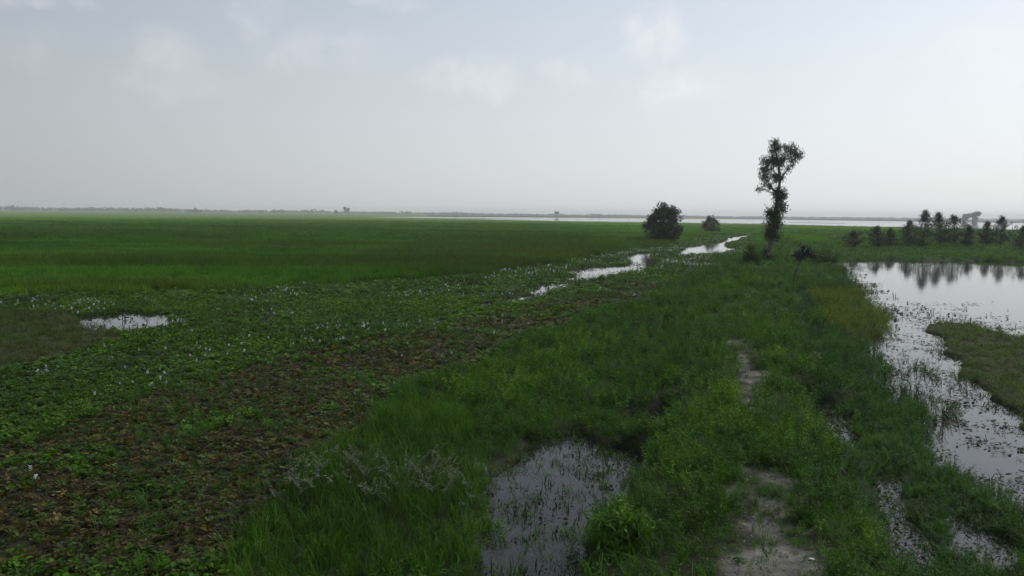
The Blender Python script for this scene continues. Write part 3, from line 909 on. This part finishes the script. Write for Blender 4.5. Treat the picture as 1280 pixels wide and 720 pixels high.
def dome_tree(name, label, px, py, wpx, hpx, seed, leafm=DARKL, group=None, cat='tree', nc=150, per=40, z=.1, clear=.16):
    bx, by = at(px, py, z); s = FPX / by; g = np.random.default_rng(seed); W = wpx / s / 2; H = hpx / s
    cl = []
    for i in range(nc):
        a = g.uniform(0, 6.283); t = g.uniform(clear, 1.0); prof = math.sin(math.pi * (t * .72 + .13)) ** 1.1
        rr = W * prof * math.sqrt(g.uniform(.15, 1)) * (.85 + .25 * math.sin(3 * a + seed) * .5)
        cl.append((rr * math.cos(a), rr * math.sin(a), H * t * (1 - .12 * (rr / W) ** 2) * .95))
    for i in range(nc // 3):                        # shoots that break the outline
        a = g.uniform(0, 6.283); rr = W * g.uniform(.1, .8); cl.append((rr * math.cos(a), rr * math.sin(a), H * math.sqrt(max(.05, 1 - (rr / W) ** 2)) * g.uniform(.86, 1.16)))
    limbs = [(curve((0, 0, -.1), (.1 * W, 0, H * .55), 5, 0, seed), .045 * W + .05, .05)]
    for c in cl[::5]: limbs.append((curve((0, 0, H * g.uniform(.08, .4)), c, 4, .1, int(seed + c[0] * 50) % 9999), .03 * W, .012))
    sg = .042 * (W + H)
    return make_tree(name, label, (bx, by, gz(bx, by)), limbs, cl, per, sg, sg * .9, sg * .42, .2, leafm, BARK, seed, group, cat)


dome_tree('round_tree', 'dense dark round tree beside the narrow silver channel', 831, 303.5, 55, 43, 5, nc=150, per=44)
dome_tree('round_tree', 'small dark round tree near the lake, right of the larger round one', 888, 291.5, 27, 20.5, 9, nc=100)


def cone_tree(label, px, py, wpx, hpx, seed, group):
    bx, by = at(px, py, .4); s = FPX / by; g = np.random.default_rng(seed * 13 + 5); W = wpx / s / 2 * 1.25; H = hpx / s
    cl = []; lean = g.normal(0, .06) * H; kx = g.uniform(0, 6); pw = g.uniform(.75, 1.15)
    axis = lambda t: np.array((lean * t * t + .05 * math.sin(4 * t + kx), .04 * math.cos(5 * t), H * t))
    limbs = [([axis(k / 7) - np.array((0, 0, .1 * (k == 0))) for k in range(8)], .065, .01)]
    nb = int(14 + H * 5.5)
    for i in range(nb):
        t = .10 + .88 * ((i + g.uniform(0, .8)) / nb) ** 1.25; a = i * 2.4 + g.uniform(-.7, .7)
        tier = .72 + .6 * float(vnoise(np.array([t * 5.5 + seed * 3.1]), np.array([a * .5]), seed)[0])
        rr = W * min(1.0, (1.03 - t) * 1.9) ** pw * tier * g.uniform(.6, 1.25) * (1 if t < .8 else .75) + .04
        tip = axis(t) + np.array([rr * math.cos(a), rr * math.sin(a), rr * g.uniform(.1, .7)])
        limbs.append((curve(axis(t * .96), tip, 4, .03, seed + i), .022, .005))
        for k in (.3, .65, 1.0): cl.append(tuple(axis(t) * (1 - k) + tip * k))
    for t in (.9, .96, 1.0): cl.append(tuple(axis(t)))
    make_tree('young_tree', label, (bx, by, gz(bx, by)), limbs, cl, 30, .17 + .012 * H, .24, .07, .3, YOUNG, BARK, seed, group)


GR = 'young trees along the far pond bank'
for lab, px, py, w, h, sd in (
        ('small low bushy tree at the left end of the row beyond the pond', 1067, 309, 24, 20, 1),
        ('second young tree from the left end of the row beyond the pond', 1096, 309, 17, 26, 2),
        ('short young tree leaning close beside the second tree of the pond row', 1111, 308, 15, 22, 3),
        ('thin pointed young tree just left of the tallest tree beyond the pond', 1135, 308, 17, 32, 4),
        ('tallest pointed young tree of the row beyond the pond', 1154, 309, 21, 46, 5),
        ('tall dark young tree in the middle of the pond row, joined to its right neighbour', 1175, 308, 21, 43, 6),
        ('broad young tree with a bushy top right of the dark middle pair', 1192, 308, 24, 39, 7),
        ('small slight young tree just right of the dense middle group beyond the pond', 1209, 309, 16, 27, 8),
        ('slender young tree close left of the dense dark pointed one near the right', 1232, 308, 18, 31, 11),
        ('dense dark pointed young tree standing near the right end of the pond row', 1250, 308, 20, 38, 10),
        ('wide low young tree at the right end of the row beyond the pond', 1275, 312, 27, 30, 12)):
    cone_tree(lab, px, py, w, h, sd, GR)


def far_tree(name, label, px, dist, lobes, h, seed, n=70):
    x, y = at_dist(px, dist); g = np.random.default_rng(seed)
    cl = []
    for cx, cz, rx, rz in lobes: cl += list(ellip(g, (cx, 0, cz), (rx, rx, rz), n))
    limbs = [(curve((0, 0, -.5), (0, 0, h * .5), 4, 0, seed), .7, .4)]
    for cx, cz, rx, rz in lobes: limbs.append((curve((0, 0, h * .3), (cx, 0, cz), 4, 0, seed + 1), .35, .15))
    make_tree(name, label, (x, y, 0), limbs, cl, 16, .8, 1.3, .8, 0, FARL, BARK, seed)


far_tree('broad_tree', 'hazy blue grey low rounded tree of the pair beyond the lake', 1209.5, 1190, [(-2, 7.5, 4.5, 3.6), (3, 8.5, 4, 3), (-4.5, 4.5, 3, 4)], 10, 1)
far_tree('leaning_tree', 'hazy blue grey taller leaning tree on the right of the pair beyond the lake', 1219, 1185, [(-2, 9.5, 4, 3.2), (3, 11.5, 4.5, 3.2), (0, 5, 3.4, 4.5)], 14, 2)
far_tree('crooked_tree', 'hazy lopsided taller tree alone on the horizon beyond the field', 433, 1900, [(0, 8, 6.5, 6), (-3.5, 14, 3.5, 3), (4.5, 11, 4.5, 3.6)], 16, 3)
far_tree('squat_tree', 'hazy squat tree just left of the taller lone horizon tree', 419.5, 1900, [(0, 4.5, 5, 4.5)], 8, 4)
far_tree('umbrella_tree', 'tiny umbrella shaped tree on the strip of land beyond the lake', 696, 1600, [(0, 7.5, 5.5, 2.0)], 8, 5)
far_tree('clump_tree', 'hazy wide clump tree standing above the left distant treeline', 244, 1900, [(0, 5.5, 4, 5.5), (-12, 3.8, 9, 4), (9, 3, 6, 3)], 8, 6)


def far_treeline():
    g = np.random.default_rng(77); P = []; S = []
    for i in range(1500):
        px = g.uniform(-220, 1500); k = np.interp(px, [0, 320, 640, 1000, 1280], [1, .72, .42, .3, .26])
        if g.uniform() > .35 + k: continue
        dist = g.uniform(2100, 2900) + (1 - k) * 500
        hh = k * 13 * g.uniform(.45, 1.0) * (.55 + .9 * float(fbm(np.array([px]), np.array([0.]), 30, 3, 9)[0]))
        x, y = at_dist(px, dist); w = g.uniform(5, 14)
        m = 30
        d = unit(g.normal(0, 1, (m, 3))) * g.uniform(.3, 1, (m, 1)) ** .4
        P.append(np.array([x, y, hh * .5]) + d * np.array([w, w, hh * .5])); S.append(np.full(m, 1.2 + hh * .14))
    P = np.concatenate(P); S = np.concatenate(S); n = len(P)
    d = unit(g.normal(0, 1, (n, 3))); s = unit(np.cross(d, g.normal(0, 1, (n, 3))))
    v, q = leaf_quads(P, d, s, S * 2.2, S * 1.6)
    o = link('distant_treeline', np_mesh('distant_treeline', v, q, fattr={'v': np.repeat(g.uniform(.7, 1.3, n), 4)}), FARL)
    tag(o, 'faint blue grey treeline along the horizon fading into haze', 'treeline', kind='stuff')


far_treeline()


# sapling with a bare bent stem by the pond, and shrubs at the tall tree's foot
def sapling():
    bx, by = at(991, 366, .3); s = FPX / by; g = np.random.default_rng(3)
    def P(px, py, dy=0): return np.array([(px - 991) / s, dy, (366 - py) / s])
    cl = []
    for px, py, rx, ry, n in ((999, 320, 6, 5, 16), (1008, 317, 6, 3, 10), (1016, 320, 4, 2, 5), (1003, 313, 5, 3, 8), (994, 319, 3, 3, 5)):
        cl += list(ellip(g, P(px, py), (rx / s, rx / s, ry / s), n))
    limbs = [([P(991, 367), P(991, 355), P(993, 343), P(997, 332), P(1000, 322)], .045, .025)]
    for c in cl[::2]: limbs.append((curve(P(999, 327), c, 4, .05, int(c[0] * 97) % 999), .015, .005))
    make_tree('sapling', 'thin sapling with a bare bent stem and dark leafy head beside the pond corner', (bx, by, gz(bx, by)), limbs, cl, 20, .12, .22, .05, .7, DARKL, BARK, 5)


sapling()


def shrub(name, label, px, py, wpx, hpx, seed, leafm, z=.35, ll=.16, lw=.06, nc=40, per=34):
    bx, by = at(px, py, z); s = FPX / by; g = np.random.default_rng(seed); W = wpx / s / 2; H = hpx / s
    root = empty(name, (bx, by, gz(bx, by)), label, 'shrub')
    cl, limbs = [], []
    for i in range(nc):
        a = g.uniform(0, 6.283); l = g.uniform(0, 1) ** .6; hh = H * (1 - .45 * l) * g.uniform(.5, 1.05); tip = np.array([math.cos(a) * W * l, math.sin(a) * W * l, hh])
        cl += [tuple(tip), tuple(tip * np.array((.85, .85, .65)))]
        if i % 3 == 0: limbs.append((curve((math.cos(a) * .1, math.sin(a) * .1, -.05), tip, 4, .05, seed + i), .018, .006))
    link('stem', tube(limbs, 5), BARK, root)
    link('foliage', crown(cl, per, .055 * (W + H) + .04, ll, lw, .2, seed), leafm, root)


shrub('leafy_shrub', 'loose yellow green shrub just left of the tall tree foot', 939, 336, 22, 30, 21, OLIVEL)
shrub('leafy_shrub', 'dark low shrub hugging the foot of the tall tree', 957, 331, 16, 18, 22, VINE)
shrub('leafy_shrub', 'low green shrub on the bank beside the pond far corner', 1030, 330, 34, 20, 24, OLIVEL, .2)
shrub('bright_plant', 'bright green narrow leaved plant at the edge of the dark pool', 772, 712, 72, 66, 25, BRIGHT, .1, .13, .025, 40, 26)


def stalk():
    bx, by = at(1105, 496, 0.02); s = FPX / by
    def P(px, py): return ((px - 1105) / s, 0, (496 - py) / s)
    root = empty('dead_stalk', (bx, by, 0), 'thin bare upright stalk with a few twigs rising from the shallow water', 'stalk')
    link('stem', tube([([P(1105, 500), P(1106, 480), P(1104, 456)], .018, .008), ([P(1105.5, 475), P(1111, 462)], .008, .003), ([P(1105, 468), P(1099, 459)], .008, .003)], 5), BARK, root)
    cl = [P(1103, 456), P(1110, 461), P(1099, 459), P(1105, 464)]
    link('foliage', crown(cl, 14, .07, .08, .03, .2, 2), OLIVEL, root)


stalk()


def pebble(px, py, size, label, seed):
    g = np.random.default_rng(seed); x, y = at(px, py, PATHZ)
    import bmesh
    bm = bmesh.new(); bmesh.ops.create_icosphere(bm, subdivisions=2, radius=size)
    for v in bm.verts: v.co *= 1 + g.normal(0, .08); v.co.z *= .5; v.co.x *= 1.3
    me = bpy.data.meshes.new('pale_stone'); bm.to_mesh(me); bm.free()
    for p in me.polygons: p.use_smooth = True
    o = link('pale_stone', me, barkmat('pale_stone', (.45, .43, .4), (.7, .68, .64))); o.location = (x, y, gz(x, y) + size * .3); tag(o, label, 'stone')


pebble(1014, 708, .028, 'small white stone on the bare soil at the path right edge', 1)
pebble(899, 506, .04, 'small pale stone left of the bare patch of path', 2)
pebble(1031, 604, .026, 'tiny whitish stone among the grass right of the path', 3)

# ------------------------------------------------------------------ sky, sun, haze
SUN_AZ, SUN_EL = 55.0, 42.0                      # degrees right of the view, above the horizon
w = bpy.data.worlds.new('World'); SC.world = w; w.use_nodes = True
nt = w.node_tree; N, L = nt.nodes, nt.links; N.clear()
out = N.new('ShaderNodeOutputWorld'); bg = N.new('ShaderNodeBackground'); bg.inputs['Strength'].default_value = .1
sky = N.new('ShaderNodeTexSky'); sky.sky_type = 'NISHITA'; sky.sun_disc = False
sky.sun_elevation = R(SUN_EL); sky.sun_rotation = R(SUN_AZ); sky.dust_density = 1.5; sky.air_density = 1.0; sky.ozone_density = 1
tc = N.new('ShaderNodeTexCoord')
# thin even overcast veil over the clear sky
veil = N.new('ShaderNodeMix'); veil.data_type = 'RGBA'; veil.inputs['Factor'].default_value = .78
sund = (math.sin(R(SUN_AZ)) * math.cos(R(SUN_EL)), math.cos(R(SUN_AZ)) * math.cos(R(SUN_EL)), math.sin(R(SUN_EL)))
nrm = N.new('ShaderNodeVectorMath'); nrm.operation = 'NORMALIZE'; L.new(tc.outputs['Generated'], nrm.inputs[0])
dt = N.new('ShaderNodeVectorMath'); dt.operation = 'DOT_PRODUCT'; dt.inputs[1].default_value = sund; L.new(nrm.outputs[0], dt.inputs[0])
gl = N.new('ShaderNodeMapRange'); gl.inputs['From Min'].default_value = -.2; gl.inputs['From Max'].default_value = 1.0
gl.inputs['To Min'].default_value = 3.2; gl.inputs['To Max'].default_value = 10.3      # hazy veil is brighter towards the hidden sun
L.new(dt.outputs['Value'], gl.inputs['Value'])
gc = N.new('ShaderNodeVectorMath'); gc.operation = 'SCALE'; gc.inputs[0].default_value = (.965, 1.0, 1.03); L.new(gl.outputs[0], gc.inputs['Scale'])
L.new(gc.outputs[0], veil.inputs['B'])
se = N.new('ShaderNodeSeparateXYZ'); L.new(nrm.outputs[0], se.inputs[0])
vf = N.new('ShaderNodeMapRange'); vf.interpolation_type = 'SMOOTHSTEP'; vf.inputs['From Min'].default_value = 0.0; vf.inputs['From Max'].default_value = .34
vf.inputs['To Min'].default_value = .90; vf.inputs['To Max'].default_value = .48      # veil thins higher up, blue shows through
L.new(se.outputs['Z'], vf.inputs['Value']); L.new(vf.outputs[0], veil.inputs['Factor'])
L.new(sky.outputs[0], veil.inputs['A'])
# soft clouds showing through the veil
nz = N.new('ShaderNodeTexNoise'); nz.inputs['Scale'].default_value = 13; nz.inputs['Detail'].default_value = 9; nz.inputs['Roughness'].default_value = .6
L.new(tc.outputs['Generated'], nz.inputs['Vector'])
wv = N.new('ShaderNodeVectorMath'); wv.operation = 'MULTIPLY_ADD'; wv.inputs[1].default_value = (.11, .11, .075)
L.new(nz.outputs['Color'], wv.inputs[0]); L.new(tc.outputs['Generated'], wv.inputs[2])
acc = None
for px, py, a, b, k in ((205, 62, 42, 30, .42), (225, 105, 60, 25, .28), (595, 97, 62, 26, .62), (825, 45, 44, 36, 1.0), (855, 108, 56, 28, .9), (718, 97, 28, 16, .6),
                        (1232, 66, 66, 26, 1.0), (410, 60, 80, 28, .4), (35, 65, 40, 24, .25), (325, 12, 46, 22, .4), (480, -4, 50, 14, .5), (60, 0, 50, 12, .5)):
    d = ray(px, py); d = d / np.linalg.norm(d)
    sb = N.new('ShaderNodeVectorMath'); sb.operation = 'SUBTRACT'; sb.inputs[1].default_value = tuple(d + np.array((.055, .055, .0375)))
    ml = N.new('ShaderNodeVectorMath'); ml.operation = 'MULTIPLY'; ml.inputs[1].default_value = (FPX / a / 1.3, FPX / a / 1.3, FPX / b / 1.3)
    ln = N.new('ShaderNodeVectorMath'); ln.operation = 'LENGTH'
    mr = N.new('ShaderNodeMapRange'); mr.interpolation_type = 'SMOOTHSTEP'; mr.inputs['From Min'].default_value = 1.0; mr.inputs['From Max'].default_value = .35
    mr.inputs['To Max'].default_value = k
    L.new(wv.outputs[0], sb.inputs[0]); L.new(sb.outputs[0], ml.inputs[0]); L.new(ml.outputs[0], ln.inputs[0]); L.new(ln.outputs['Value'], mr.inputs['Value'])
    if acc is None: acc = mr.outputs[0]
    else:
        mm = N.new('ShaderNodeMath'); mm.operation = 'MAXIMUM'; L.new(acc, mm.inputs[0]); L.new(mr.outputs[0], mm.inputs[1]); acc = mm.outputs[0]
n2 = N.new('ShaderNodeTexNoise'); n2.inputs['Scale'].default_value = 26; n2.inputs['Detail'].default_value = 5; n2.inputs['Roughness'].default_value = .55
L.new(tc.outputs['Generated'], n2.inputs['Vector'])
m2 = N.new('ShaderNodeMapRange'); m2.inputs['From Min'].default_value = .35; m2.inputs['From Max'].default_value = .7; m2.inputs['To Min'].default_value = .1
L.new(n2.outputs['Fac'], m2.inputs['Value'])
cm = N.new('ShaderNodeMath'); cm.operation = 'MULTIPLY'; L.new(acc, cm.inputs[0]); L.new(m2.outputs[0], cm.inputs[1])
cs = N.new('ShaderNodeMath'); cs.operation = 'MULTIPLY'; cs.inputs[1].default_value = .45; L.new(cm.outputs[0], cs.inputs[0])
cmix = N.new('ShaderNodeMix'); cmix.data_type = 'RGBA'; cmix.inputs['B'].default_value = (9.6, 9.5, 9.5, 1)
L.new(cs.outputs[0], cmix.inputs['Factor']); L.new(veil.outputs['Result'], cmix.inputs['A'])
L.new(cmix.outputs['Result'], bg.inputs['Color']); L.new(bg.outputs[0], out.inputs[0])

sl = bpy.data.lights.new('sun', 'SUN'); sl.energy = 1.8; sl.angle = R(12); sl.color = (1, .95, .88)
so = bpy.data.objects.new('sun', sl); COL.objects.link(so)
sd = Vector((math.sin(R(SUN_AZ)) * math.cos(R(SUN_EL)), math.cos(R(SUN_AZ)) * math.cos(R(SUN_EL)), math.sin(R(SUN_EL))))
so.rotation_euler = sd.to_track_quat('Z', 'Y').to_euler(); so.location = sd * 50

HAZE = True
if HAZE:
    x0, x1, y0, y1, z0, z1 = -5200, 5200, -60, 5300, -2.4, 24
    v = [(x, y, z) for x in (x0, x1) for y in (y0, y1) for z in (z0, z1)]
    me = bpy.data.meshes.new('haze'); me.from_pydata(v, [], [(0, 1, 3, 2), (4, 6, 7, 5), (0, 4, 5, 1), (2, 3, 7, 6), (0, 2, 6, 4), (1, 5, 7, 3)]); me.update()
    m, nt_, N_, L_ = newmat('haze_air'); o_ = N_.new('ShaderNodeOutputMaterial'); pv = N_.new('ShaderNodeVolumePrincipled')
    pv.inputs['Color'].default_value = (.95, .975, 1, 1); pv.inputs['Density'].default_value = .00028; pv.inputs['Anisotropy'].default_value = .2
    L_.new(pv.outputs[0], o_.inputs['Volume'])
    h = link('haze', me, m); tag(h, 'pale even haze filling the air over the marsh', 'haze', kind='stuff')

# ------------------------------------------------------------------ render settings
SC.view_settings.view_transform = 'Standard'; SC.view_settings.look = 'None'; SC.view_settings.gamma = 1; SC.view_settings.exposure = .06
cy = SC.cycles
cy.max_bounces = 6; cy.diffuse_bounces = 2; cy.glossy_bounces = 3; cy.transmission_bounces = 2; cy.transparent_max_bounces = 4; cy.volume_bounces = 1
cy.use_denoising = True
cy.sample_clamp_indirect = 4
SC.render.use_persistent_data = False
print('COUNTS', NCOUNT)
